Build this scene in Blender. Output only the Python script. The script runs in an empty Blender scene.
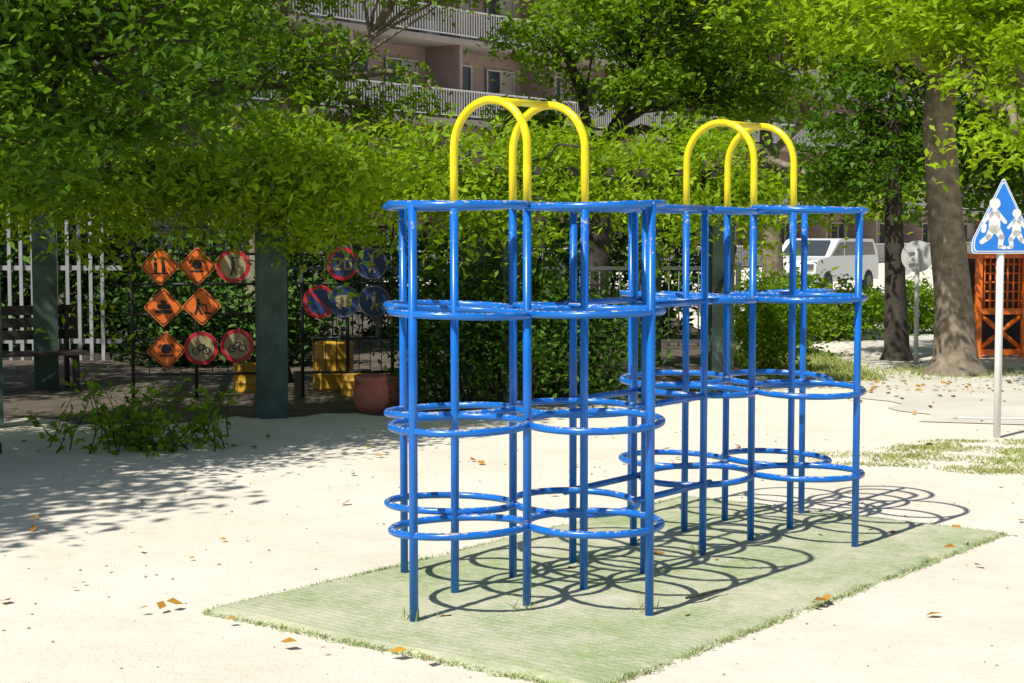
import bpy, math, random
import numpy as np
from mathutils import Vector, Matrix
R=random.Random(7); NR=np.random.default_rng(7)
sc=bpy.context.scene
sc.view_settings.view_transform='Standard'; sc.view_settings.look='None'; sc.view_settings.exposure=0
# ------------------------------------------------------------ materials
def newmat(name):
    m=bpy.data.materials.new(name); m.use_nodes=True; nt=m.node_tree; nt.nodes.clear()
    o=nt.nodes.new('ShaderNodeOutputMaterial'); b=nt.nodes.new('ShaderNodeBsdfPrincipled')
    nt.links.new(b.outputs[0],o.inputs[0]); return m,nt,b,o
def coord(nt):
    return nt.nodes.new('ShaderNodeTexCoord').outputs['Object']
def noise(nt,scale,detail=5,rough=.6,vec=None):
    n=nt.nodes.new('ShaderNodeTexNoise'); n.inputs['Scale'].default_value=scale
    n.inputs['Detail'].default_value=detail; n.inputs['Roughness'].default_value=rough
    nt.links.new(vec if vec is not None else coord(nt),n.inputs['Vector']); return n.outputs['Fac']
def ramp(nt,fac,stops):
    r=nt.nodes.new('ShaderNodeValToRGB'); e=r.color_ramp.elements
    while len(e)<len(stops): e.new(.5)
    for i,(p,c) in enumerate(stops):
        e[i].position=p; e[i].color=(c[0],c[1],c[2],1) if not isinstance(c,(int,float)) else (c,c,c,1)
    nt.links.new(fac,r.inputs[0]); return r.outputs[0]
def mixc(nt,fac,a,b):
    m=nt.nodes.new('ShaderNodeMix'); m.data_type='RGBA'
    if isinstance(fac,(int,float)): m.inputs[0].default_value=fac
    else: nt.links.new(fac,m.inputs[0])
    for s,v in ((6,a),(7,b)):
        if isinstance(v,tuple): m.inputs[s].default_value=(*v,1)
        else: nt.links.new(v,m.inputs[s])
    return m.outputs[2]
def math_(nt,op,a,b):
    m=nt.nodes.new('ShaderNodeMath'); m.operation=op
    for i,v in enumerate((a,b)):
        if isinstance(v,(int,float)): m.inputs[i].default_value=v
        else: nt.links.new(v,m.inputs[i])
    return m.outputs[0]
def bump(nt,b,h,strength,dist):
    n=nt.nodes.new('ShaderNodeBump'); n.inputs['Strength'].default_value=strength; n.inputs['Distance'].default_value=dist
    nt.links.new(h,n.inputs['Height']); nt.links.new(n.outputs[0],b.inputs['Normal'])
def simple(name,c,rough=.6,var=.25,scale=6,metal=0,bs=0.0,bsc=40):
    m,nt,b,o=newmat(name)
    f=noise(nt,scale)
    lo=tuple(x*(1-var) for x in c); hi=tuple(min(1,x*(1+var)) for x in c)
    nt.links.new(ramp(nt,f,[(.3,lo),(.7,hi)]),b.inputs['Base Color'])
    b.inputs['Roughness'].default_value=rough; b.inputs['Metallic'].default_value=metal
    if bs: bump(nt,b,noise(nt,bsc),bs,.01)
    return m
def leafmat(name,c1,c2,trans=.35,rough=.55):
    m,nt,b,o=newmat(name)
    g=nt.nodes.new('ShaderNodeNewGeometry')
    big=noise(nt,.9,1)
    f=math_(nt,'ADD',math_(nt,'MULTIPLY',g.outputs['Random Per Island'],.6),math_(nt,'MULTIPLY',big,.4))
    col=ramp(nt,f,[(.1,c1),(.8,c2)])
    nt.links.new(col,b.inputs['Base Color']); b.inputs['Roughness'].default_value=rough
    b.inputs['Specular IOR Level'].default_value=.22
    if trans<=0: return m
    t=nt.nodes.new('ShaderNodeBsdfTranslucent')
    tc=mixc(nt,.5,col,(min(1,c2[0]*2.2),min(1,c2[1]*1.9),c2[2]*.4))
    nt.links.new(tc,t.inputs[0])
    ms=nt.nodes.new('ShaderNodeMixShader'); ms.inputs[0].default_value=trans
    nt.links.new(b.outputs[0],ms.inputs[1]); nt.links.new(t.outputs[0],ms.inputs[2]); nt.links.new(ms.outputs[0],o.inputs[0])
    return m
def paint(name,c,chip,rough=.32,amount=.62,upw=.13,sc_=38):
    m,nt,b,o=newmat(name)
    g=nt.nodes.new('ShaderNodeNewGeometry'); s=nt.nodes.new('ShaderNodeSeparateXYZ'); nt.links.new(g.outputs['Normal'],s.inputs[0])
    up=ramp(nt,s.outputs['Z'],[(.2,0.0),(.85,upw)])
    n=math_(nt,'ADD',noise(nt,sc_,6,.7),up)
    f=ramp(nt,n,[(amount,0.0),(amount+.025,1.0)])
    base=ramp(nt,noise(nt,5,4),[(.3,tuple(x*.8 for x in c)),(.7,tuple(min(1,x*1.15) for x in c))])
    nt.links.new(mixc(nt,f,base,chip),b.inputs['Base Color'])
    nt.links.new(ramp(nt,f,[(0,rough),(1,.8)]),b.inputs['Roughness'])
    bump(nt,b,noise(nt,60,4),.15,.002)
    return m
M_blue=paint('blue_paint',(.006,.145,.56),(.40,.38,.34),.27,.73,.20)
M_yel=paint('yellow_paint',(.86,.70,.010),(.45,.32,.06),.3,.80)
M_leafdark=leafmat('leaves_dark',(.020,.068,.004),(.12,.26,.010),.33)
M_leafoff=leafmat('leaves_dark_opaque',(.022,.07,.005),(.09,.21,.010),0)
M_leafmid=leafmat('leaves_mid',(.045,.125,.005),(.22,.38,.018),.42)
M_leaffar=leafmat('leaves_far',(.05,.13,.006),(.20,.36,.02),0)
M_leafbright=leafmat('leaves_bright',(.11,.24,.006),(.37,.54,.02),.47)
M_wist=leafmat('leaves_wisteria',(.075,.18,.006),(.33,.50,.018),.42)
M_shrub=leafmat('leaves_shrub',(.022,.06,.008),(.09,.20,.018),.2)
M_hedge=leafmat('leaves_hedge',(.022,.06,.008),(.08,.18,.018),0)
M_grass=leafmat('grass_blades',(.17,.21,.04),(.42,.46,.15),0,.6)
M_fallen=leafmat('fallen_leaf',(.16,.06,.015),(.62,.34,.05),0,.6)
M_bark=simple('bark',(.22,.175,.125),.9,.5,9,0,1.0,18)
M_barkdark=simple('bark_dark',(.05,.04,.03),.9,.5,9,0,.9,18)
M_conc=simple('mossy_green_concrete',(.055,.095,.078),.85,.4,5,0,.4,30)
M_wood=simple('weathered_wood',(.05,.04,.032),.8,.35,10,0,.4,30)
M_white=simple('white_paint',(.78,.78,.76),.45,.06,8)
M_white2=simple('white_railing',(.50,.50,.50),.5,.15,3)
M_slat=simple('grey_slat_paint',(.34,.34,.35),.55,.2,3)
M_black=simple('black_paint',(.02,.02,.022),.5,.2,8)
M_grey=simple('galvanised_steel',(.12,.125,.13),.5,.15,12,.3)
M_signback=simple('sign_back_aluminium',(.50,.51,.49),.5,.15,8,.1)
M_orange=simple('orange_sign_face',(.80,.17,.02),.5,.25,9)
M_orpaint=simple('orange_paint',(.90,.18,.015),.45,.2,8)
M_red=simple('red_sign_face',(.50,.02,.03),.5,.2,9)
M_signblue=simple('blue_sign_face',(.015,.20,.68),.4,.08,4)
M_bluefade=simple('faded_blue_sign_face',(.012,.04,.16),.5,.25,9)
M_cream=simple('faded_sign_cream',(.36,.30,.16),.5,.25,9)
M_terra=simple('terracotta',(.46,.15,.10),.75,.25,8,0,.2,40)
M_yelpl=simple('yellow_drum_paint',(.50,.27,.02),.5,.25,6)
M_wall=simple('pinkish_render',(.34,.25,.225),.85,.15,1.5)
M_slab=simple('balcony_slab',(.36,.32,.29),.85,.12,1.5)
M_glass,_nt,_b,_o=newmat('window_glass'); _b.inputs['Base Color'].default_value=(.05,.06,.07,1); _b.inputs['Roughness'].default_value=.12
M_curt=simple('curtain',(.4,.38,.34),.9,.2,2)
M_rubber=simple('tyre_rubber',(.025,.025,.025),.8,.1,9)
M_car=simple('white_car_paint',(.75,.76,.77),.25,.04,2)
M_lampred=simple('tail_lamp_red',(.4,.01,.01),.3,.1,5)
M_lineW=simple('road_line_white',(.82,.81,.78),.8,.1,20)
M_shadesoil=simple('soil_shade_in_colour',(.11,.088,.065),.95,.45,2.5,0,.6,30)  # brown soil tone, darkened to deepen the pergola shade
def sandmat():
    m,nt,b,o=newmat('sandy_ground')
    a=noise(nt,.35,6,.65); c=noise(nt,1.6,8,.72); f=noise(nt,120,3,.7)
    col=ramp(nt,a,[(.3,(.76,.69,.55)),(.5,(.85,.78,.64)),(.7,(.88,.82,.69))])
    col=mixc(nt,ramp(nt,c,[(.50,.0),(.70,.34)]),col,(.64,.56,.42))
    col=mixc(nt,ramp(nt,noise(nt,14,6,.75),[(.53,.0),(.71,.26)]),col,(.54,.46,.34))
    col=mixc(nt,ramp(nt,f,[(.59,.0),(.72,.42)]),col,(.42,.35,.26))
    v=nt.nodes.new('ShaderNodeTexVoronoi'); v.inputs['Scale'].default_value=30; nt.links.new(coord(nt),v.inputs['Vector'])
    sp=nt.nodes.new('ShaderNodeSeparateColor'); nt.links.new(v.outputs['Color'],sp.inputs[0])
    k=math_(nt,'MULTIPLY',ramp(nt,v.outputs['Distance'],[(.10,1.0),(.18,0.0)]),ramp(nt,sp.outputs[0],[(.89,0.0),(.92,1.0)]))
    col=mixc(nt,math_(nt,'MULTIPLY',k,.6),col,(.28,.23,.17))
    nt.links.new(col,b.inputs['Base Color']); b.inputs['Roughness'].default_value=.95; b.inputs['Specular IOR Level'].default_value=.2
    h=math_(nt,'ADD',math_(nt,'MULTIPLY',noise(nt,5,8,.78),1.0),math_(nt,'MULTIPLY',noise(nt,60,4,.7),.32))
    bump(nt,b,h,.62,.027)
    return m
M_sand=sandmat()
def pathmat():
    m,nt,b,o=newmat('worn_pavement')
    col=ramp(nt,noise(nt,1.2,7,.65),[(.3,(.60,.56,.48)),(.7,(.76,.71,.61))])
    col=mixc(nt,ramp(nt,noise(nt,90,3),[(.55,0.0),(.7,.4)]),col,(.3,.27,.22))
    nt.links.new(col,b.inputs['Base Color']); b.inputs['Roughness'].default_value=.9
    bump(nt,b,noise(nt,60,5),.4,.01); return m
M_path=pathmat()
def turfmat():
    m,nt,b,o=newmat('artificial_turf')
    co=coord(nt)
    w=nt.nodes.new('ShaderNodeTexWave'); w.wave_type='BANDS'; w.bands_direction='X'; w.inputs['Scale'].default_value=7
    w.inputs['Distortion'].default_value=2.6; w.inputs['Detail'].default_value=5; w.inputs['Detail Scale'].default_value=3; nt.links.new(co,w.inputs['Vector'])
    col=ramp(nt,noise(nt,2.0,7,.72),[(.3,(.33,.42,.18)),(.5,(.43,.50,.26)),(.72,(.56,.59,.38))])
    col=mixc(nt,math_(nt,'MULTIPLY',math_(nt,'MULTIPLY',w.outputs['Fac'],noise(nt,1.5,5)),.36),col,(.26,.34,.13))
    col=mixc(nt,ramp(nt,noise(nt,120,3),[(.45,0.0),(.7,.5)]),col,(.19,.26,.09))
    col=mixc(nt,ramp(nt,noise(nt,.9,9,.82),[(.44,0.0),(.62,.88)]),col,(.72,.66,.51))
    col=mixc(nt,ramp(nt,noise(nt,22,7,.8),[(.49,0.0),(.62,.60)]),col,(.68,.64,.48))
    nt.links.new(col,b.inputs['Base Color']); b.inputs['Roughness'].default_value=.95; b.inputs['Specular IOR Level'].default_value=.2
    h=math_(nt,'ADD',math_(nt,'MULTIPLY',w.outputs['Fac'],.25),noise(nt,140,3))
    bump(nt,b,h,.6,.012); return m
M_turf=turfmat()
M_fibre=leafmat('turf_fibres',(.18,.26,.08),(.46,.52,.26),0,.7)
# ------------------------------------------------------------ mesh builder
class MB:
    def __init__(s): s.v=[]; s.f=[]; s.m=[]; s.s=[]
    def face(s,idx,mi,sm=False): s.f.append(idx); s.m.append(mi); s.s.append(sm)
    def tube(s,path,rad,mi=0,n=10,closed=False):
        P=[Vector(p) for p in path]; k=len(P)
        if not hasattr(rad,'__len__'): rad=[rad]*k
        b0=len(s.v); prev=None
        for i in range(k):
            if closed: t=(P[(i+1)%k]-P[i-1])
            else: t=P[min(i+1,k-1)]-P[max(i-1,0)]
            t.normalize()
            if prev is None:
                a=Vector((0,0,1)) if abs(t.z)<.9 else Vector((1,0,0)); u=t.cross(a).normalized()
            else:
                u=(prev-t*prev.dot(t)).normalized()
            prev=u; w=t.cross(u)
            for j in range(n):
                a=2*math.pi*j/n; s.v.append(P[i]+(u*math.cos(a)+w*math.sin(a))*rad[i])
        for i in range(k if closed else k-1):
            i2=(i+1)%k
            for j in range(n):
                j2=(j+1)%n; s.face([b0+i*n+j,b0+i*n+j2,b0+i2*n+j2,b0+i2*n+j],mi,True)
        if not closed:
            s.face([b0+j for j in range(n)][::-1],mi); s.face([b0+(k-1)*n+j for j in range(n)],mi)
    def box(s,c,sz,mi=0,rz=0,M=None):
        b0=len(s.v); cr,sr=math.cos(rz),math.sin(rz)
        for dz in (-.5,.5):
            for dx,dy in ((-.5,-.5),(.5,-.5),(.5,.5),(-.5,.5)):
                x,y=dx*sz[0],dy*sz[1]
                p=Vector((c[0]+x*cr-y*sr,c[1]+x*sr+y*cr,c[2]+dz*sz[2]))
                s.v.append(M@p if M else p)
        for q in ([3,2,1,0],[4,5,6,7],[0,1,5,4],[1,2,6,5],[2,3,7,6],[3,0,4,7]): s.face([b0+i for i in q],mi)
    def prism(s,poly,o,ux,uy,d,mi=0,smi=None):
        o=Vector(o);ux=Vector(ux);uy=Vector(uy);nn=ux.cross(uy).normalized()
        b0=len(s.v);k=len(poly)
        for e in (0,d):
            for x,y in poly: s.v.append(o+ux*x+uy*y+nn*e)
        s.face([b0+i for i in range(k)][::-1],mi if smi is None else smi); s.face([b0+k+i for i in range(k)],mi)
        for i in range(k):
            j=(i+1)%k; s.face([b0+i,b0+j,b0+k+j,b0+k+i],mi if smi is None else smi)
    def stroke(s,a,b,w1,w2,o,ux,uy,d,mi=0):
        a=Vector((a[0],a[1]));b=Vector((b[0],b[1]));t=(b-a).normalized();poly=[]
        base=math.atan2(t.y,t.x)
        for i in range(7): 
            g=base+math.pi/2+math.pi*i/6; poly.append((a.x+w1/2*math.cos(g),a.y+w1/2*math.sin(g)))
        for i in range(7):
            g=base-math.pi/2+math.pi*i/6; poly.append((b.x+w2/2*math.cos(g),b.y+w2/2*math.sin(g)))
        s.prism(poly,o,ux,uy,d,mi)
    def disc(s,c,r,o,ux,uy,d,mi=0,n=28,smi=None):
        s.prism([(c[0]+r*math.cos(2*math.pi*i/n),c[1]+r*math.sin(2*math.pi*i/n)) for i in range(n)],o,ux,uy,d,mi,smi)
    def lathe(s,prof,c,mi=0,n=28):
        b0=len(s.v);k=len(prof)
        for r,z in prof:
            for j in range(n):
                a=2*math.pi*j/n; s.v.append(Vector((c[0]+r*math.cos(a),c[1]+r*math.sin(a),c[2]+z)))
        for i in range(k-1):
            for j in range(n):
                j2=(j+1)%n; s.face([b0+i*n+j,b0+i*n+j2,b0+(i+1)*n+j2,b0+(i+1)*n+j],mi,True)
        s.face([b0+j for j in range(n)][::-1],mi); s.face([b0+(k-1)*n+j for j in range(n)],mi)
    def build(s,name,mats,parent=None):
        me=bpy.data.meshes.new(name); me.from_pydata([tuple(v) for v in s.v],[],s.f)
        for m in mats: me.materials.append(m)
        me.polygons.foreach_set('material_index',s.m); me.polygons.foreach_set('use_smooth',s.s); me.update()
        ob=bpy.data.objects.new(name,me); sc.collection.objects.link(ob)
        if parent: ob.parent=parent
        return ob
def empty(name):
    e=bpy.data.objects.new(name,None); e.empty_display_size=.2; sc.collection.objects.link(e); return e
def leafmesh(name,pos,size,mat,parent=None,droop=.3,up=.5,aspect=.48,tdir=None,jit=.35):
    N=len(pos); pos=np.asarray(pos)
    n=NR.normal(size=(N,3)); n[:,2]=np.abs(n[:,2])+up; n/=np.linalg.norm(n,axis=1,keepdims=True)
    t=NR.normal(size=(N,3)) if tdir is None else tdir+NR.normal(size=(N,3))*.4
    t[:,2]-=droop
    t-=n*np.sum(t*n,axis=1,keepdims=True); t/=np.linalg.norm(t,axis=1,keepdims=True)+1e-9
    w=np.cross(n,t); L=size*(1+jit*NR.uniform(-1,1,size=(N,1)))
    v=np.empty((N,4,3)); v[:,0]=pos-t*L*.5; v[:,1]=pos+w*L*aspect*.5-t*L*.05; v[:,2]=pos+t*L*.5; v[:,3]=pos-w*L*aspect*.5-t*L*.05
    v[:,1]+=n*L*.08; v[:,3]+=n*L*.08
    return quads(name,v,mat,parent)
def quads(name,v,mat,parent=None):
    N=v.shape[0]; me=bpy.data.meshes.new(name); me.vertices.add(N*4); me.vertices.foreach_set('co',v.reshape(-1).astype(np.float32))
    me.loops.add(N*4); me.loops.foreach_set('vertex_index',np.arange(N*4,dtype=np.int32))
    me.polygons.add(N); me.polygons.foreach_set('loop_start',np.arange(0,N*4,4,dtype=np.int32)); me.polygons.foreach_set('loop_total',np.full(N,4,dtype=np.int32))
    me.update(calc_edges=True); me.materials.append(mat)
    ob=bpy.data.objects.new(name,me); sc.collection.objects.link(ob)
    if parent: ob.parent=parent
    return ob
def clusters_in(blobs,n,hollow=2.0):
    w=np.array([b[3]*b[4]*b[5] for b in blobs])**.8; w/=w.sum(); out=[];idx=NR.choice(len(blobs),n,p=w)
    for i in idx:
        b=blobs[i]; d=NR.normal(size=3); d/=np.linalg.norm(d); r=NR.uniform()**(1/hollow/1.3)
        out.append((b[0]+d[0]*b[3]*r,b[1]+d[1]*b[4]*r,b[2]+d[2]*b[5]*r))
    return np.array(out),idx
def spray(cl,per,sig,flat=.42):
    k=len(cl); s=sig*NR.uniform(.55,1.5,size=(k,1,1))
    g=NR.normal(size=(k,per,3)); rad=np.linalg.norm(g[:,:,:2],axis=2)
    p=g*s*np.array([1,1,flat]); p[:,:,2]-=(rad**2)*s[:,:,0]*.16
    return (cl[:,None,:]+p).reshape(-1,3)
def wobble(a,b,k,amp):
    a=Vector(a);b=Vector(b);L=(b-a).length;pts=[]
    for i in range(k+1):
        t=i/k; p=a.lerp(b,t)
        if 0<i<k: p=p+Vector((R.uniform(-1,1),R.uniform(-1,1),R.uniform(-.6,.8)))*amp*L
        pts.append(p)
    return pts
def tree(name,trunk,r0,blobs,ncl,per,size,lm,sig=.35,bark=None,twigs=.25,flare=1.6,taper=.45):
    e=empty(name); mb=MB(); T=[Vector(p) for p in trunk]; k=len(T)
    rr=[r0*(1-taper*i/(k-1)) for i in range(k)]
    P=[T[0]+Vector((0,0,-.1)),T[0],T[0]+(T[1]-T[0]).normalized()*r0*.9]+T[1:]; rr=[r0*flare*1.15,r0*flare,r0*1.1]+rr[1:]
    mb.tube(P,rr,0,14)
    cl,idx=clusters_in(blobs,ncl)
    for bi,b in enumerate(blobs):
        s=T[-1] if R.random()<.6 else T[-2].lerp(T[-1],R.random())
        c=Vector(b[:3]); path=wobble(s,c,5,.07)
        mb.tube(path,[r0*.45*(1-.7*i/5) for i in range(6)],0,8)
        for ci in np.where(idx==bi)[0]:
            if R.random()<twigs:
                q=path[R.randint(2,5)]; g=wobble(q,cl[ci],3,.10)
                mb.tube(g,[r0*.15,r0*.11,r0*.07,r0*.03],0,5)
    mb.build('trunk',[bark or M_bark],e)
    leafmesh('leaves',spray(cl,per,sig),size,lm,e)
    return e
# ------------------------------------------------------------ ground
mb=MB(); S=500
xs=[-S,-60,-20,20,60,S]; ys=[-S,-20,0,30,90,S]
for y in ys:
    for x in xs: mb.v.append(Vector((x,y,0)))
for j in range(5):
    for i in range(5): a=j*6+i; mb.face([a,a+1,a+7,a+6],0)
mb.build('ground',[M_sand])
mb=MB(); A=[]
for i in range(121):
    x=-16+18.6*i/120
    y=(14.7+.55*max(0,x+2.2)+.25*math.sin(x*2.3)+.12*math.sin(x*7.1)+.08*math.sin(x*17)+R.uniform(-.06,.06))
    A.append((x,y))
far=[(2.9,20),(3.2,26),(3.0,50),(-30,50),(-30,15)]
mb.v=[Vector((x,y,.004)) for x,y in A+far]; mb.face(list(range(len(mb.v))),0); mb.build('shade_dark_soil',[M_shadesoil])  # dark soil sheet, shade under the pergola put into its colour
mb=MB()
edge_l=[(3.6+.15*math.sin(i*1.7)+.1*i*.12,17.5-2.9*i/10+R.uniform(-.05,.05)) for i in range(11)]
poly=edge_l+[(5.2+.0,14.1),(40,13.2),(40,23),(13,30),(11,48),(5,48),(5.6,30),(4.6,21)]
mb.v=[Vector((x,y,.008)) for x,y in poly]; mb.face(list(range(len(poly))),0); mb.build('paved_path',[M_path])
mb=MB()
mb.v=[Vector(p) for p in ((4.0,14.75,.012),(7.5,14.4,.012),(7.5,14.52,.012),(4.0,14.88,.012))]; mb.face([0,1,2,3],0); mb.build('road_line_marking',[M_lineW])
# ------------------------------------------------------------ turf mat
O=Vector((.284,5.97,0)); LV=Vector((2.45,3.16,0)); LD=LV.normalized(); WV=Vector((-1.64,1.27,0)); WD=WV.normalized(); Ll=LV.length; Wl=WV.length
mb=MB(); nx,ny=110,56
def edge(x,y):
    return .016*math.sin(x*9)+.014*math.sin(x*23+1)+.012*math.sin(x*51+2)
for j in range(ny+1):
    for i in range(nx+1):
        x=Ll*i/nx; y=Wl*j/ny
        ex=min(i,nx-i)==0; ey=min(j,ny-j)==0
        xx=x+(R.uniform(-.018,.018)+edge(y,0) if ex else 0); yy=y+(R.uniform(-.018,.018)+edge(x,0) if ey else 0)
        z=.020+.006*math.sin(x*3+1)*math.sin(y*4)+R.uniform(-.0015,.0015)
        if ex or ey: z=.001
        mb.v.append(Vector((xx,yy,z)))
for j in range(ny):
    for i in range(nx): a=j*(nx+1)+i; mb.face([a,a+1,a+nx+2,a+nx+1],0,True)
mat_e=empty('artificial_turf_mat'); mo=mb.build('turf_sheet',[M_turf],mat_e)
mat_e.location=O; mat_e.rotation_euler=(0,0,math.atan2(LD.y,LD.x))
def blades(xy,z,h,w,lean=.5):
    N=len(xy); a=NR.uniform(0,2*np.pi,N); hh=h*NR.uniform(.5,1.3,N); d=np.stack([np.cos(a),np.sin(a)],1)
    l=NR.normal(size=(N,2))*lean*hh[:,None]; v=np.zeros((N,4,3)); zz=np.full(N,z)
    v[:,0,:2]=xy-d*w/2; v[:,1,:2]=xy+d*w/2; v[:,2,:2]=xy+d*w*.15+l; v[:,3,:2]=xy-d*w*.15+l
    v[:,0,2]=zz;v[:,1,2]=zz;v[:,2,2]=zz+hh;v[:,3,2]=zz+hh; return v
n2=5500; bx_=NR.uniform(0,Ll,n2); keepb=(np.sin(bx_*7)+np.sin(bx_*17+2)+NR.normal(size=n2)*.8)>-.9; bx_=bx_[keepb]; n2=len(bx_)
B=np.stack([bx_,NR.choice([0,Wl],n2)+NR.normal(size=n2)*.014],1); C=np.stack([NR.choice([0,Ll],n2//2)+NR.normal(size=n2//2)*.014,NR.uniform(0,Wl,n2//2)],1)
v=np.concatenate([blades(B,.002,.015,.007,.9),blades(C,.002,.015,.007,.9)])
quads('turf_fibres',v,M_fibre,mat_e)
# ------------------------------------------------------------ jungle gym
G=empty('jungle_gym'); r=.30; rot=math.radians(6); lev=[.385,.84,1.325,1.8]
def pol(c,rad,ang): return Vector((c[0]+rad*math.cos(ang),c[1]+rad*math.sin(ang),0))
Lg=Vector((.62,.785,0)).normalized(); Pp=Vector((Lg.y,-Lg.x,0))
def module(c,rot,skip,sg):
    mb=MB(); my=MB(); ins=[];outs=[];gate=[]
    for k in range(4):
        ins.append(pol(c,r,rot-math.pi/2+k*math.pi/2)); outs.append(pol(c,r*2.414,rot+math.pi*5/4+k*math.pi/2))
    E=pol(c,r*math.sqrt(2),rot+math.pi*5/4+skip*math.pi/2)
    for s in (-1,1): gate.append(E+Pp*.215*s+Lg*sg*math.sqrt(r*r-.215**2))
    posts=ins+[o for k,o in enumerate(outs) if k!=skip]+[g+Lg*sg*.07 for g in gate]
    for p in posts:
        mb.tube([p+Vector((0,0,-.05)),p+Vector((R.uniform(-.003,.003),R.uniform(-.003,.003),.9)),p+Vector((0,0,1.81))],.019,0,12)
    for z in lev:
        for k in range(4):
            cc=pol(c,r*math.sqrt(2),rot+math.pi/4+k*math.pi/2); cz=z+R.uniform(-.006,.006); tx=R.uniform(-.012,.012); ty=R.uniform(-.012,.012)
            pts=[(cc.x+r*math.cos(a),cc.y+r*math.sin(a),cz+tx*math.cos(a)+ty*math.sin(a)) for a in [2*math.pi*i/40 for i in range(40)]]
            mb.tube(pts,.0165,0,10,True)
    mb.build('climbing_frame_bars',[M_blue],G)
    tops=[]
    for a,b in ((3,0),(2,1)):
        a=ins[a];b=ins[b];m=(a+b)/2;d=(b-a);R_=d.length/2;d.normalize();zs=1.8+.255
        pts=[a+Vector((0,0,1.79)),a+Vector((0,0,1.95))]
        for i in range(25):
            t=math.pi*i/24; pts.append(m-d*R_*math.cos(t)+Vector((0,0,zs+R_*math.sin(t))))
        pts+=[b+Vector((0,0,1.95)),b+Vector((0,0,1.79))]
        my.tube(pts,.019,0,12); tops.append(m+Vector((0,0,zs+R_)))
    my.tube(tops,.016,0,12)
    my.build('yellow_arches',[M_yel],G)
    return gate
C1=(.035,7.60); C2=(1.255,9.17)
g1=module(C1,rot,2,1); g2=module(C2,rot,0,-1)
mb=MB()
for z in lev:
    for a,b in zip(g1,g2): mb.tube([a+Vector((0,0,z)),b+Vector((0,0,z))],.0165,0,10)
mb.build('connecting_bars',[M_blue],G)
# ------------------------------------------------------------ pergola
PG=empty('wisteria_pergola')
f=[Vector((-4.5,14.2,0)),Vector((-2.17,14.95,0)),Vector((0.0,16.0,0)),Vector((2.15,17.3,0))]
dp=Vector((-.45,3.4,0))
mb=MB(); mbw=MB()
for p in f:
    for q in (p,p+dp):
        mb.box((q.x,q.y,1.02),(.25,.25,2.1),0,.3)
for a,b in zip(f[:-1],f[1:]):
    for o in (Vector((0,0,0)),dp):
        d=(b-a); c=(a+b)/2+o; mbw.box((c.x,c.y,2.14),(d.length+.25,.14,.13),0,math.atan2(d.y,d.x))
    n=6
    for i in range(n):
        p=a.lerp(b,(i+.5)/n); c=p+dp/2; mbw.box((c.x,c.y,2.25),(.07,4.3,.08),0,math.atan2(dp.y,dp.x)-math.pi/2)
mb.build('columns',[M_conc],PG); mbw.build('beams',[M_wood],PG)
cl=[]
def front(s):
    s=max(0,min(2.999,s)); i=int(s); return f[i].lerp(f[i+1],s-i)
for i in range(950):
    s=R.uniform(-.2,3.35); p=front(s)+(Vector((.9,.5,0))*(s-3)*1.6 if s>3 else Vector((0,0,0)))+dp*R.uniform(-.13,1.12)
    cl.append((p.x,p.y,2.30+R.gauss(0,.12)+.15*math.sin(p.x*2.1)+.10*math.sin(p.x*5)))
for i in range(300):
    s=R.uniform(-.1,3.4); p=front(s)+(Vector((.9,.5,0))*(s-3)*1.6 if s>3 else Vector((0,0,0)))-Vector((0,.35,0))
    dr=abs(R.gauss(0,.30))*(.5+.8*math.sin(s*4.1)**2)
    cl.append((p.x+R.uniform(-.1,.1),p.y+R.uniform(-.25,.2),2.2-dr))
for i in range(70):
    s=R.uniform(.8,3.3); p=front(s); cl.append((p.x+R.gauss(0,.3),p.y+R.uniform(-.5,.8),2.5+abs(R.gauss(0,.12))))
for i in range(220):
    a=R.gauss(0,.55); cl.append((-2.1+a,14.3+R.gauss(0,.3),2.2-abs(R.gauss(0,.27))+.1))
cl=np.array(cl)
leafmesh('wisteria_leaves',spray(cl,34,.14,.5),.095,M_wist,PG,droop=.9,aspect=.4)
mb=MB()
for i in range(70):
    s=R.uniform(0,3); p=front(s)+dp*R.uniform(0,1)+Vector((0,0,2.3)); q=p+Vector((R.uniform(-.9,.9),R.uniform(-.9,.9),R.uniform(-.1,.25)))
    mb.tube(wobble(p,q,4,.12),.012,0,5)
for q0 in (f[2],f[3],f[1]+dp):
    pts=[q0+Vector((.17*math.cos(t*1.3),.17*math.sin(t*1.3),t*.3)) for t in range(8)]; mb.tube(pts,[.045-.003*i for i in range(8)],0,7)
mb.build('vine_stems',[M_barkdark],PG)
# ------------------------------------------------------------ trees
tree('added_shade_tree',[(-5.5,12.2,0),(-5.4,12.1,1.0),(-5.1,12,2.0),(-4.8,11.9,2.7)],.22,
 [(-4.3,11.5,2.95,1.9,1.6,1.2),(-3.0,12.3,3.1,1.2,1.3,1.15),(-5.4,11,4.2,2,2,1.5),(-3.2,12.4,4.4,1.3,1.3,.9),(-4.2,12.0,4.4,1.7,1.7,1.2)],620,85,.085,M_leafdark,.20,M_barkdark)
tree('added_shade_tree',[(-8.2,8.4,0),(-8,8.3,1.4),(-7.6,8.2,2.6)],.25,
 [(-6.6,7.9,4.6,1.8,1.9,1.1),(-8.2,8.6,5.0,2,2,1.4),(-5.8,9.2,4.9,1.3,1.5,.8),(-5.6,7.2,5.0,1.3,1.3,.8)],300,55,.16,M_leafoff,.3,M_barkdark)
tree('added_shade_tree',[(-9.6,15.5,0),(-9.5,15.4,1.6),(-9.3,15.4,2.8)],.25,  # unseen tree added off-frame to deepen the shade on the left
 [(-8.6,15.5,4.6,2.2,2.2,1.3),(-10.2,15.6,5.0,2,2,1.4),(-7.2,17,4.6,1.6,1.8,1.0)],220,50,.18,M_leafoff,.32,M_barkdark)
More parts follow.
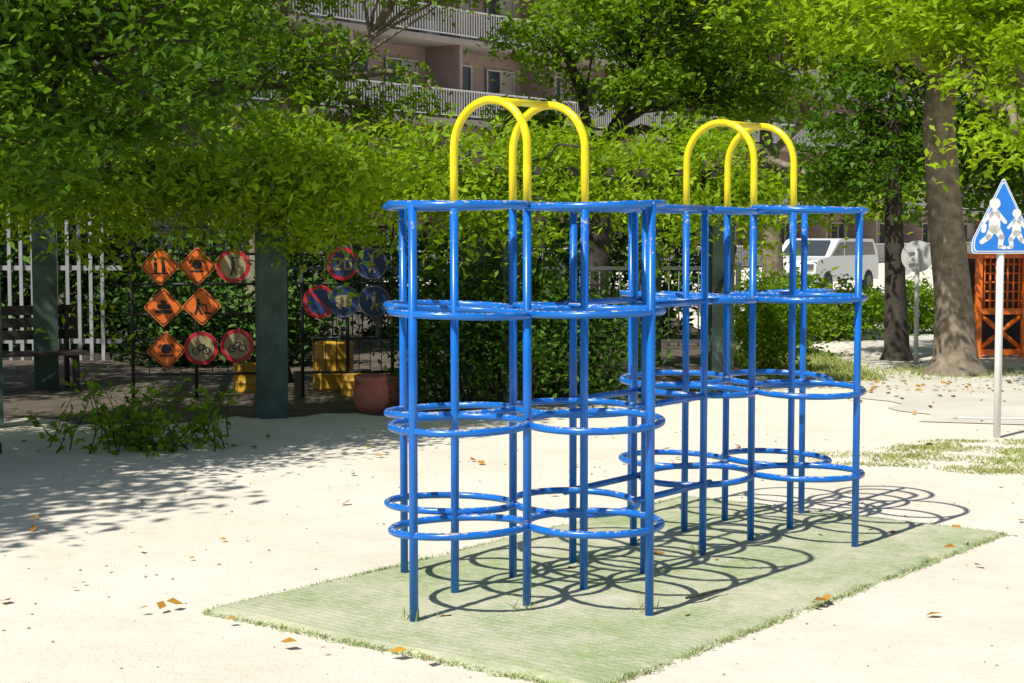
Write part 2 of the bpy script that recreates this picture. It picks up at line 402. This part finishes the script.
tree('zelkova_tree',[(-3.3,21.5,0),(-3.25,21.5,1.5),(-3.1,21.6,2.9),(-2.75,21.8,3.7)],.20,
 [(-4.6,21.5,4.2,1.6,1.6,1.2),(-3.1,22,5.2,1.2,1.3,.6),(-5.8,22,3.2,1.3,1.3,1.0),(-2.6,21.8,3.9,.65,.6,.6),(-1.2,22.4,5.1,1.2,1.0,.45),(-1.1,22.2,3.7,.5,.4,.45),(-1.9,22.2,3.3,.6,.5,.35)],340,72,.11,M_leafmid,.22,None,.45)
tree('zelkova_tree',[(1.2,24,0),(1.25,24,1.6),(1.3,24,2.6),(1.5,24,3.2)],.20,
 [(2.2,24,4.9,1.7,1.6,.7),(.6,23.6,4.35,.8,.8,.55),(3.3,24.5,3.9,1.1,1.1,.65),(1.7,23.8,3.8,.8,.8,.4),(2.6,23.5,3.1,.6,.6,.35),(.3,23.8,3.2,.7,.5,.35)],310,68,.11,M_leafmid,.19,M_barkdark,.5)
tree('zelkova_tree',[(4.6,29,0),(4.5,29,2),(4.4,29,3.4)],.2,
 [(4.2,28.5,5.4,2.1,1.8,.9),(5.9,28,4.9,1.3,1.4,.7),(3.0,28.5,4.5,.9,1.0,.5),(4.9,26.6,2.25,1.0,.6,.4),(6.2,27.5,2.5,.8,.6,.5)],280,62,.13,M_leafbright,.24,None,.5)
tree('ginkgo_tree',[(5.2,19.4,0),(5.17,19.4,.8),(5.05,19.4,1.8),(4.95,19.4,2.9),(5.0,19.4,3.8)],.235,
 [(5.6,18.6,4.3,1.7,1.7,.9),(4.1,18.0,4.1,1.2,1.2,.5),(6.2,17.6,3.5,1.1,1.1,.75),(5.2,17.0,3.15,.9,.7,.65),(5.0,16.6,2.65,.5,.5,.3),(6.8,19,4.2,1.5,1.5,1.2),(3.2,18.4,4.4,.9,.9,.35)],470,68,.105,M_leafbright,.19,None,.3,1.75,.3)
tree('evergreen_tree',[(5.0,21.5,0),(4.95,21.5,1.2),(4.9,21.5,2.6),(5,21.5,3.6)],.15,
 [(4.6,21.6,2.8,.7,.8,1.0),(5.0,22,4.2,1.1,1,.8),(5.9,21.8,3.0,1.0,.9,1.2),(6.9,21.6,2.6,1.0,.8,.8)],240,72,.11,M_leafdark,.21,M_barkdark)
blobs=[]
for x,y,z,rx,rz in ((-13,27,3,3,3),(-8.5,27,4.5,2.2,2),(8.8,30,3.2,2.0,2.3),(13,33,4,3,3.4),(2.2,36,2.2,1.6,1.0),(11,24,3,2,2.6),(3.6,33,2.0,1.0,.8)):
    blobs.append((x,y,z,rx,rx*.7,rz))
cl,_=clusters_in(blobs,420); leafmesh('distant_trees',spray(cl,46,.36),.20,M_leaffar)
# ------------------------------------------------------------ shrubs / hedges
def shrub(name,blobs,n,per,size,lm,sig=.14):
    e=empty(name); cl,idx=clusters_in(blobs,n); cl[:,2]=np.maximum(cl[:,2],.08)
    mb=MB()
    for i in range(0,n,6):
        c=Vector(cl[i]); b=blobs[idx[i]]; s=Vector((b[0]+R.uniform(-.2,.2),b[1]+R.uniform(-.2,.2),0)); mb.tube(wobble(s,c,3,.08),[.015,.012,.009,.005],0,5)
    mb.build('stems',[M_barkdark],e); leafmesh('leaves',spray(cl,per,sig,.8),size,lm,e); return e
shrub('azalea_shrub',[(-.55,16.1,.7,.62,.5,.7),(.05,15.9,.75,.6,.5,.75),(.8,16.3,.6,.5,.5,.65),(.35,16.6,1.05,.6,.5,.45)],280,50,.075,M_shrub)
shrub('clipped_shrub',[(3.0,19.5,.55,.45,.4,.6),(3.5,22,.6,.7,.5,.7)],110,55,.085,M_leafmid)
shrub('clipped_shrub',[(5.0,25.5,.45,.8,.5,.5),(6.4,27,.4,.8,.5,.45)],110,55,.10,M_leafmid)
shrub('dark_backdrop_hedge',[(x,25.3,.95,.9,.5,1.0) for x in (-4.8,-3.4,-2,-.6,.8,2.2)],330,45,.14,M_hedge,.2)  # these hedges are added as dark backdrop, to darken the view under the pergola
shrub('dark_backdrop_hedge',[(x,23.2,1.1,.95,.6,1.15) for x in (-10,-8.6,-7.2,-5.8)],260,45,.16,M_hedge,.22)  # added to cover the bright sunlit ground behind on the left
shrub('dark_backdrop_hedge',[(x,20.6,.6,.8,.5,.65) for x in (-4.2,-3.0)],120,45,.11,M_hedge,.17)
e=empty('weed_clump'); mb=MB(); pts=[]
for i in range(50):
    bx=R.gauss(-2.95,.42); by=R.gauss(12.9,.35); hh=R.uniform(.12,.62); tip=Vector((bx+R.gauss(0,.18),by+R.gauss(0,.15),hh)); P=wobble((bx,by,0),tip,4,.06)
    mb.tube(P,[.006,.005,.004,.003,.002],0,4)
    for j in range(18):
        t=R.random(); k=min(3,int(t*4)); p=P[k].lerp(P[k+1],t*4-k); pts.append((p.x+R.gauss(0,.05),p.y+R.gauss(0,.05),max(.02,p.z+R.gauss(0,.02))))
mb.build('stems',[M_barkdark],e); leafmesh('leaves',np.array(pts),.085,M_leafmid,e,.3,.6)
pts=[]
while len(pts)<19000:
    x=R.uniform(2.0,8.0); y=R.uniform(10.6,14.0)
    c=(y-12.4-.12*(x-4)); lim=.95+.35*math.sin(x*1.7)+.2*math.sin(x*4.3)
    if x<2.6: lim*=(x-2.0)/.6
    d=math.sin(x*5.1+y*3)*math.sin(y*7.3-x*2.2)+.5*math.sin(x*13+1)*math.sin(y*17)
    if abs(c)<lim and R.random()<.15+.5*(d+.4): pts.append((x,y))
v=blades(np.array(pts),0,.018,.010,1.0)
p2=[(R.gauss(cx,.035),R.gauss(cy,.035)) for cx,cy in ((-.40,7.05),(.06,7.26),(.6,7.2),(.95,8.5)) for _ in range(14)]
v2=blades(np.array(p2),.02,.045,.006,.5)
p3=[(R.uniform(2.9,4.2),R.uniform(18.5,23)) for _ in range(7000)]; v3=blades(np.array(p3),0,.07,.02,.6)
p4=[(R.gauss(5.2,.6),R.gauss(19.6,.5)) for _ in range(1500)]; v4=blades(np.array(p4),0,.05,.015,.6)
quads('grass',np.concatenate([v,v2,v3,v4]),M_grass)
P=[(-1.95,8.6),(-2.0,8.1),(-1.55,7.25),(-1.5,7.3),(-1.62,7.2),(-1.2,7.0),(-.32,6.35),(-.9,6.6),(-.75,6.5),(1.38,7.35),(1.42,7.4),(1.35,7.3),(-.45,6.45)]
for i in range(70): P.append((R.uniform(-4,1.5),R.uniform(7,14)))
for i in range(30): P.append((R.gauss(4.4,1.0),R.gauss(15.6,1.2)))
for i in range(100): P.append((R.gauss(4.6,.7),R.gauss(17.6,.5)))
for i in range(30): P.append((R.uniform(1,5),R.uniform(7,13)))
P=np.array([(x,y,.016+.02*(i<13)) for i,(x,y) in enumerate(P)])
leafmesh('fallen_leaves',P,.060,M_fallen,None,0,3.0,.7,None,.5)
mb=MB(); mb.tube([(.78,7.35,.045),(.86,7.4,.05),(.93,7.5,.045),(.98,7.52,.05)],[.006,.008,.006,.004],0,6); mb.build('twig',[M_barkdark])
mb=MB()
for i in range(600):
    x=R.uniform(-4.5,5); y=R.uniform(5.6,14); s=R.uniform(.004,.012)
    b0=len(mb.v)
    for dx,dy,dz in ((1,0,0),(0,1,0),(-1,0,0),(0,-1,0)): mb.v.append(Vector((x+dx*s*R.uniform(.7,1.3),y+dy*s*R.uniform(.7,1.3),.001)))
    mb.v.append(Vector((x,y,s*.9)))
    for k in range(4): mb.face([b0+k,b0+(k+1)%4,b0+4],0)
mb.build('pebbles',[simple('pebble_stone',(.30,.26,.20),.9,.5,3)])
# ------------------------------------------------------------ signs
UX=Vector((1,0,0)); UZ=Vector((0,0,1))
def facing(cam_dir_ang=0):
    ux=Vector((math.cos(cam_dir_ang),math.sin(cam_dir_ang),0)); return ux
def rpoly(pts,rad,n=5):
    out=[];k=len(pts)
    for i in range(k):
        p=Vector(pts[i]);a=(Vector(pts[i-1])-p).normalized();b=(Vector(pts[(i+1)%k])-p).normalized()
        s=p+a*rad;e_=p+b*rad
        for j in range(n+1):
            t=j/n; q=s*(1-t)**2+p*2*t*(1-t)+e_*t*t; out.append((q.x,q.y))
    return out
ux=facing(.10); nrm=ux.cross(UZ)
mb=MB(); px,py=3.95,13.45
mb.tube([(px,py,-.1),(px,py,1.0),(px,py,2.02)],.030,0,14); mb.lathe([(.030,0),(.030,.01),(.008,.025)],(px,py,2.02),0,14)
o=Vector((px,py,1.50))+nrm*.034
pent=[(-.26,0),(.26,0),(.26,.10),(0,.62),(-.26,.10)]
def scl(P,k,cy=.22): return [(x*k,cy+(y-cy)*k) for x,y in P]
mb.prism(rpoly(pent,.04),o,ux,UZ,.004,1,3)
mb.prism(rpoly(scl(pent,.96),.035),o+nrm*.004,ux,UZ,.002,2)
mb.prism(rpoly(scl(pent,.93),.035),o+nrm*.006,ux,UZ,.002,1)
mb.prism(rpoly(scl(pent,.89),.03),o+nrm*.008,ux,UZ,.002,2)
q=o+nrm*.010
def kid(cx,k,mb,y0=.045,fl=1):
    S=lambda a,b,w1,w2: mb.stroke((cx+fl*a[0]*k,a[1]*k+y0),(cx+fl*b[0]*k,b[1]*k+y0),w1*k,w2*k,q,ux,UZ,.002,1)
    mb.disc((cx,y0+.325*k),.042*k,q,ux,UZ,.002,1,20)
    S((0,.245),(0,.15),.082,.088)
    S((0.015,.14),(.055,.08),.055,.045); S((.055,.08),(.045,.01),.045,.034); S((.045,.01),(.08,.003),.03,.026)
    S((-.015,.14),(-.045,.08),.055,.045); S((-.045,.08),(-.095,.045),.042,.034)
    S((.02,.255),(.08,.19),.036,.028); S((-.02,.255),(-.08,.195),.036,.028)
kid(-.072,1.10,mb); kid(.112,.86,mb,.045,-1)
mb.stroke((-.158,.225),(-.163,.185),.04,.04,q,ux,UZ,.002,1)
mb.box((px,py-.0,1.60),(.09,.068,.03),3); mb.box((px,py,1.85),(.09,.068,.03),3)
mb.build('school_crossing_sign',[M_white,M_white,M_signblue,M_signback])
for px,py,rr,z in ((5.07,20.8,.20,1.36),(6.15,26.2,.18,1.15)):
    mb=MB(); mb.tube([(px,py,-.1),(px,py,.8),(px,py,z+.1)],.03,0,12)
    ux=facing(-.25); n=ux.cross(UZ); o=Vector((px,py,z))-n*.05
    mb.disc((0,0),rr,o,ux,UZ,.012,1,36); mb.disc((0,0),rr*.96,o-n*.002,ux,UZ,.002,2,36)
    mb.box((px,py+.03,z+.07),(.22,.02,.03),0); mb.box((px,py+.03,z-.07),(.22,.02,.03),0)
    mb.build('round_road_sign',[M_white2,M_signback,M_red])
def rsign(x,y,z,kind,s=.20,tilt=0):
    ux=Vector((math.cos(.15),math.sin(.15),0)); n=ux.cross(UZ); o=Vector((x,y,z)); mb=MB(); MT=[M_orange,M_black,M_red,M_cream,M_bluefade,M_signback]
    a_=R.uniform(-.05,.05); uz=(UZ*math.cos(a_)+ux*math.sin(a_)).normalized(); ux=(ux*math.cos(a_)-UZ*math.sin(a_)).normalized()
    if kind[0]=='d':
        D=[(-1,0),(0,-1),(1,0),(0,1)]; k=s*1.18
        mb.prism(rpoly([(a*k,b*k) for a,b in D],.03),o,ux,uz,.004,0,5)
        mb.prism(rpoly([(a*k*.93,b*k*.93) for a,b in D],.03),o+n*.004,ux,uz,.002,1)
        mb.prism(rpoly([(a*k*.86,b*k*.86) for a,b in D],.03),o+n*.006,ux,uz,.002,0)
        q=o+n*.008; S=lambda a,b,w: mb.stroke((a[0]*s,a[1]*s),(b[0]*s,b[1]*s),w*s,w*s,q,ux,uz,.002,1)
        if kind=='d1':
            mb.disc((-.2*s,.38*s),.1*s,q,ux,uz,.002,1,14); S((-.2,.2),(-.25,-.1),.2); S((-.2,.2),(.15,.05),.1); S((-.25,-.1),(-.4,-.45),.14); S((-.22,-.1),(-.02,-.45),.14); S((.25,.1),(.3,-.4),.08); S((.15,-.4),(.5,-.42),.12)
        elif kind=='d2':
            S((-.25,.2),(-.25,-.3),.18); S((.2,.2),(.2,-.3),.18); mb.disc((-.25*s,.42*s),.1*s,q,ux,uz,.002,1,14); mb.disc((.2*s,.42*s),.1*s,q,ux,uz,.002,1,14); S((-.45,-.42),(.45,-.42),.1)
        elif kind=='d4':
            mb.disc((.0,.1*s),.3*s,q,ux,uz,.002,1,16); S((-.35,-.3),(.35,-.3),.12); S((-.45,.2),(-.3,.35),.1); S((.45,.2),(.3,.35),.1)
        else:
            S((-.4,-.25),(.4,-.25),.22); S((-.25,.05),(.3,.05),.3); S((-.1,.35),(.05,.3),.22)
    else:
        col={'r':2,'b':4}[kind[0]]
        mb.disc((0,0),s,o,ux,uz,.004,col,32,5)
        q=o+n*.004
        if kind[0]=='r':
            mb.disc((0,0),s*.76,q,ux,uz,.002,4 if ('x' in kind or '2' in kind) else 3,32)
        else: mb.disc((0,0),s*.93,q,ux,uz,.001,3,32); mb.disc((0,0),s*.89,q+n*.001,ux,uz,.001,4,32)
        q=q+n*.003; dk=1 if kind[0]=='r' and 'x' not in kind and '2' not in kind else 3
        S=lambda a,b,w,m=dk: mb.stroke((a[0]*s,a[1]*s),(b[0]*s,b[1]*s),w*s,w*s,q,ux,uz,.0015,m)
        if '2' in kind:
            for a,b in (((-.5,.3),(-.12,.3)),((-.12,.3),(-.12,.02)),((-.12,.02),(-.5,-.32)),((-.5,-.32),(-.1,-.32)),((.12,.3),(.48,.3)),((.48,.3),(.48,-.32)),((.48,-.32),(.12,-.32)),((.12,-.32),(.12,.3))): S(a,b,.13)
        elif 'c' in kind:
            for cx in (-.3,.3):
                for i in range(12):
                    a=i*math.pi/6; b=a+math.pi/6; S((cx+.2*math.cos(a),-.15+.2*math.sin(a)),(cx+.2*math.cos(b),-.15+.2*math.sin(b)),.06)
            S((-.3,-.15),(-.1,.2),.06); S((-.1,.2),(.2,.2),.06); S((.2,.2),(.3,-.15),.06); S((.2,.2),(0,-.15),.06); S((0,-.15),(-.3,-.15),.06)
        elif 'p' in kind:
            S((0,.25),(0,-.1),.22); S((0,-.1),(-.15,-.5),.12); S((0,-.1),(.18,-.5),.12); mb.disc((0,.48*s),.11*s,q,ux,uz,.0015,dk,14)
        elif 'v' in kind:
            S((-.3,.15),(.3,.15),.45); S((-.35,-.2),(.35,-.2),.25); S((-.3,-.4),(-.25,-.4),.12); S((.3,-.4),(.25,-.4),.12)
        else:
            S((-.5,.5),(.5,-.5),.16,2)
    mb.build('traffic_sign',MT)
for X,Z,k in ((-3.5,1.33,'d2'),(-3.14,1.33,'d4'),(-3.47,.92,'d3'),(-3.1,.93,'d1'),(-3.45,.49,'d4'),(-2.79,1.33,'rp'),(-3.11,.51,'rc'),(-2.76,.53,'rc'),(-1.71,1.35,'r2'),(-1.42,1.35,'bp'),(-1.94,.97,'rx'),(-1.70,.97,'bv'),(-1.40,.97,'bp')):
    rsign(X,16.6+.15*(X+3),Z,k,.168)
mb=MB()
for a,b in ((-3.78,-2.55),(-2.12,-1.22)):
    Y=lambda x:16.63+.15*(x+3)
    for x in (a,b,(a+b)/2): mb.tube([(x,Y(x),0),(x,Y(x),1.75)],.018,0,8)
    for z in (1.72,1.45,1.15,.85,.6,.25): mb.tube([(a-.06,Y(a),z),(b+.06,Y(b),z)],.013,0,8)
    for i in range(9):
        x=a+(b-a)*i/8; mb.tube([(x,Y(x)+.015,.25),(x,Y(x)+.015,1.72)],.005,0,6)
mb.build('sign_display_rack',[M_black])
# ------------------------------------------------------------ pots, drums, bench
def pot(x,y,s,h,m,name):
    mb=MB(); mb.lathe([(s*.72,0),(s*.95,h*.25),(s,h*.6),(s*.86,h*.82),(s*.93,h*.86),(s*.95,h),(s*.84,h),(s*.8,h*.88),(.01,h*.86)],(x,y,0),0,28); mb.build(name,[m])
pot(-1.31,15.4,.17,.34,M_terra,'terracotta_pot'); pot(-1.12,16.2,.15,.28,M_terra,'terracotta_pot')
def drum(x,y,s,h,name):
    mb=MB(); mb.lathe([(s*.97,0),(s,.02),(s*.98,.04),(s*.98,h*.33),(s*1.02,h*.35),(s*.98,h*.37),(s*.98,h*.66),(s*1.02,h*.68),(s*.98,h*.70),(s*.98,h-.03),(s*1.02,h-.01),(s*1.0,h),(s*.9,h),(s*.88,h-.06),(.01,h-.06)],(x,y,0),0,30); mb.build(name,[M_yelpl])
drum(-1.9,17.6,.22,.5,'yellow_drum'); drum(-1.6,16.9,.15,.24,'yellow_drum'); drum(-2.75,17.3,.16,.3,'yellow_drum')
mb=MB()
for i in range(4): mb.box((0,-.02+.11*i,.4),(1.1,.09,.035),0)
for i in range(3): mb.box((0,.42+.02*i,.58+.13*i),(1.1,.03,.10),0)
for s in (-.42,.42):
    mb.box((s,0,.19),(.06,.06,.38),1); mb.box((s,.4,.42),(.05,.06,.84),1); mb.box((s,.18,.36),(.05,.45,.04),1)
bo=mb.build('park_bench',[M_wood,M_black]); bo.location=(-4.95,17.2,0); bo.rotation_euler=(0,0,.5)
mb=MB(); mb.tube([(-4.3,12.3,.05),(-3.85,12.45,.05)],.04,0,14); mb.build('timber_log',[M_barkdark])
# ------------------------------------------------------------ fences
mb=MB(); x=-9.5
while x<-5.2:
    mb.box((x,21.5,1.1),(.045,.03,2.2),0); x+=.15
for z in (.25,1.2,2.15): mb.box((-7.3,21.54,z),(4.5,.03,.06),0)
mb.build('slatted_fence',[M_slat])
mb=MB(); x=-4.5
while x<3.2:
    mb.tube([(x,23.5,.05),(x,23.5,1.15)],.012,0,6); x+=.14
for z in (.12,1.15): mb.box((-.65,23.5,z),(7.8,.04,.05),0)
for x in (-4.5,-1.9,.7,3.2): mb.box((x,23.5,.6),(.07,.07,1.25),0)
mb.build('metal_railing',[M_grey])
# ------------------------------------------------------------ orange cage
mb=MB(); ax,ay=6.15,21.9; bx=8.6
for z in (.08,.62,1.36): mb.box(((ax+bx)/2,ay,z),(bx-ax,.07,.08),0)
for i in range(5):
    x=ax+(bx-ax)*i/4; mb.box((x,ay-.01,.7),(.08,.08,1.4),0)
    if i<4:
        w=(bx-ax)/4; mb.tube([(x,ay,.1),(x+w,ay,.6)],.03,0,8); mb.tube([(x+w,ay+.01,.1),(x,ay+.01,.6)],.03,0,8)
        for j in range(1,8): mb.tube([(x+w*j/8,ay,.64),(x+w*j/8,ay,1.34)],.014,0,6)
        for j in range(1,6): mb.tube([(x,ay+.02,.64+.12*j),(x+w,ay+.02,.64+.12*j)],.012,0,6)
mb.box(((ax+bx)/2,ay+.9,.7),(bx-ax,.05,1.3),1)  # black back panel, stands in for the dark inside of the cage
for x in (ax,bx): mb.box((x,ay+.45,1.34),(.06,.9,.06),0); mb.box((x,ay+.9,.7),(.07,.07,1.4),0)
mb.build('orange_steel_cage',[M_orpaint,M_black])
# ------------------------------------------------------------ parked van
def van(x,y,rz):
    e=empty('parked_van'); mb=MB(); W=1.5
    prof=[(-2.0,.35),(-2.05,.7),(-1.95,.9),(-1.2,1.0),(-.65,1.42),(-.4,1.47),(1.65,1.45),(1.95,1.1),(2.05,.8),(2.03,.35)]
    mb.prism(rpoly(prof,.08),(0,W/2,0),(1,0,0),(0,0,1),W,0)
    for s in (-1,1):
        yo=s*(W/2+.003)
        for P in ([(-1.05,1.02),(-.58,1.36),(-.3,1.38),(-.3,1.02)],[(-.22,1.02),(-.22,1.38),(.75,1.38),(.75,1.02)],[(.83,1.02),(.83,1.38),(1.6,1.36),(1.8,1.02)]):
            mb.prism(P,(0,yo+(.004 if s>0 else 0),0),(1,0,0),(0,0,1),.004,1)
        for wx in (-1.3,1.35):
            mb.tube([(wx,s*(W/2-.16),.31),(wx,s*(W/2+.01),.31)],.31,2,24); mb.tube([(wx,s*(W/2+.01),.31),(wx,s*(W/2+.025),.31)],.17,3,18)
    mb.box((-2.06,0,.45),(.12,1.4,.18),2); mb.box((2.08,0,.45),(.1,1.4,.16),2)
    for s in (-.62,.62): mb.box((2.03,s,.88),(.06,.2,.16),4); mb.box((-2.03,s*.9,.75),(.1,.26,.14),3)
    b0=len(mb.v)
    for p in ((-1.20,-.62,1.03),(-1.20,.62,1.03),(-.70,.56,1.41),(-.70,-.56,1.41)): mb.v.append(Vector((p[0]-.015,p[1],p[2]+.012)))
    mb.face([b0,b0+1,b0+2,b0+3],1)
    mb.build('body',[M_car,M_glass,M_rubber,M_grey,M_lampred],e); e.location=(x,y,0); e.rotation_euler=(0,0,rz)
van(8.3,44.5,math.radians(55))
# ------------------------------------------------------------ apartment building
BE=empty('apartment_building')
mbw=MB(); mbr=MB(); mbg=MB()
t0,t1=-34.0,62.0; FH=2.8; NF=7; bay=5.6
nb=int((t1-t0)/bay); t1=t0+nb*bay
mbw.box(((t0+t1)/2,6.3,FH*NF/2),(t1-t0,12,FH*NF),0)
for fl in range(NF):
    z=fl*FH
    mbw.box(((t0+t1)/2,-.55,z+FH-.12),(t1-t0+.2,1.7,.2),1)
    mbg.box(((t0+t1)/2,-1.36,z+.98),(t1-t0,.05,.05),0); mbg.box(((t0+t1)/2,-1.36,z+.10),(t1-t0,.04,.04),0)
    x=t0
    while x<t1:
        mbg.box((x,-1.36,z+.54),(.035,.03,.86),0); x+=.14
    for b in range(nb):
        x=t0+b*bay
        mbw.box((x+.09,-.49,z+FH/2-.1),(.16,1.55,FH-.24),0)
        for wx,ww,wz,wh in ((1.6,1.7,1.05,2.0),(4.2,1.6,1.35,1.3)):
            mbr.box((x+wx,.27,z+wz+.05),(ww,.03,wh),1)
            mbr.box((x+wx+ww*.25,.245,z+wz+.05),(ww*.44,.012,wh*.94),2 if R.random()<.45 else 1)
            for k in (-.5,0,.5): mbr.box((x+wx+ww*k,.21,z+wz+.05),(.06,.07,wh+.08),0)
            for k in (-.5,.5): mbr.box((x+wx,.213,z+wz+.05+wh*k),(ww,.055,.06),0)
        if R.random()<.5: mbr.box((x+5.1,-.3,z+.35),(.7,.35,.55),0)
mbw.box(((t0+t1)/2,6,FH*NF+.4),(t1-t0+.4,13.6,.8),1)
mbw.build('walls_and_slabs',[M_wall,M_slab],BE); mbr.build('windows',[M_white2,M_glass,M_curt],BE); mbg.build('balcony_railings',[M_white],BE)
BE.location=(-2.6,60,0); BE.rotation_euler=(0,0,math.atan2(.791,.6115))
# ------------------------------------------------------------ light, world, camera
d=Vector((.62*math.cos(math.radians(52)),.78*math.cos(math.radians(52)),-math.sin(math.radians(52)))).normalized()
L=bpy.data.lights.new('sun','SUN'); L.energy=5; L.angle=math.radians(.53); L.color=(1,.965,.90)
lo=bpy.data.objects.new('sun',L); sc.collection.objects.link(lo); lo.rotation_euler=d.to_track_quat('-Z','Y').to_euler()
w=bpy.data.worlds.new('World'); sc.world=w; w.use_nodes=True; nt=w.node_tree
bg=nt.nodes['Background']; sk=nt.nodes.new('ShaderNodeTexSky'); sk.sky_type='NISHITA'; sk.sun_disc=False
sk.sun_elevation=math.radians(52); sk.sun_rotation=math.radians(218.5); nt.links.new(sk.outputs[0],bg.inputs[0]); bg.inputs[1].default_value=.08
cam=bpy.data.cameras.new('camera'); cam.lens=58.4; cam.sensor_width=36; cam.clip_end=1500
co=bpy.data.objects.new('camera',cam); sc.collection.objects.link(co); co.location=(0,0,1.69); co.rotation_euler=(math.radians(90-3.84),0,0); sc.camera=co
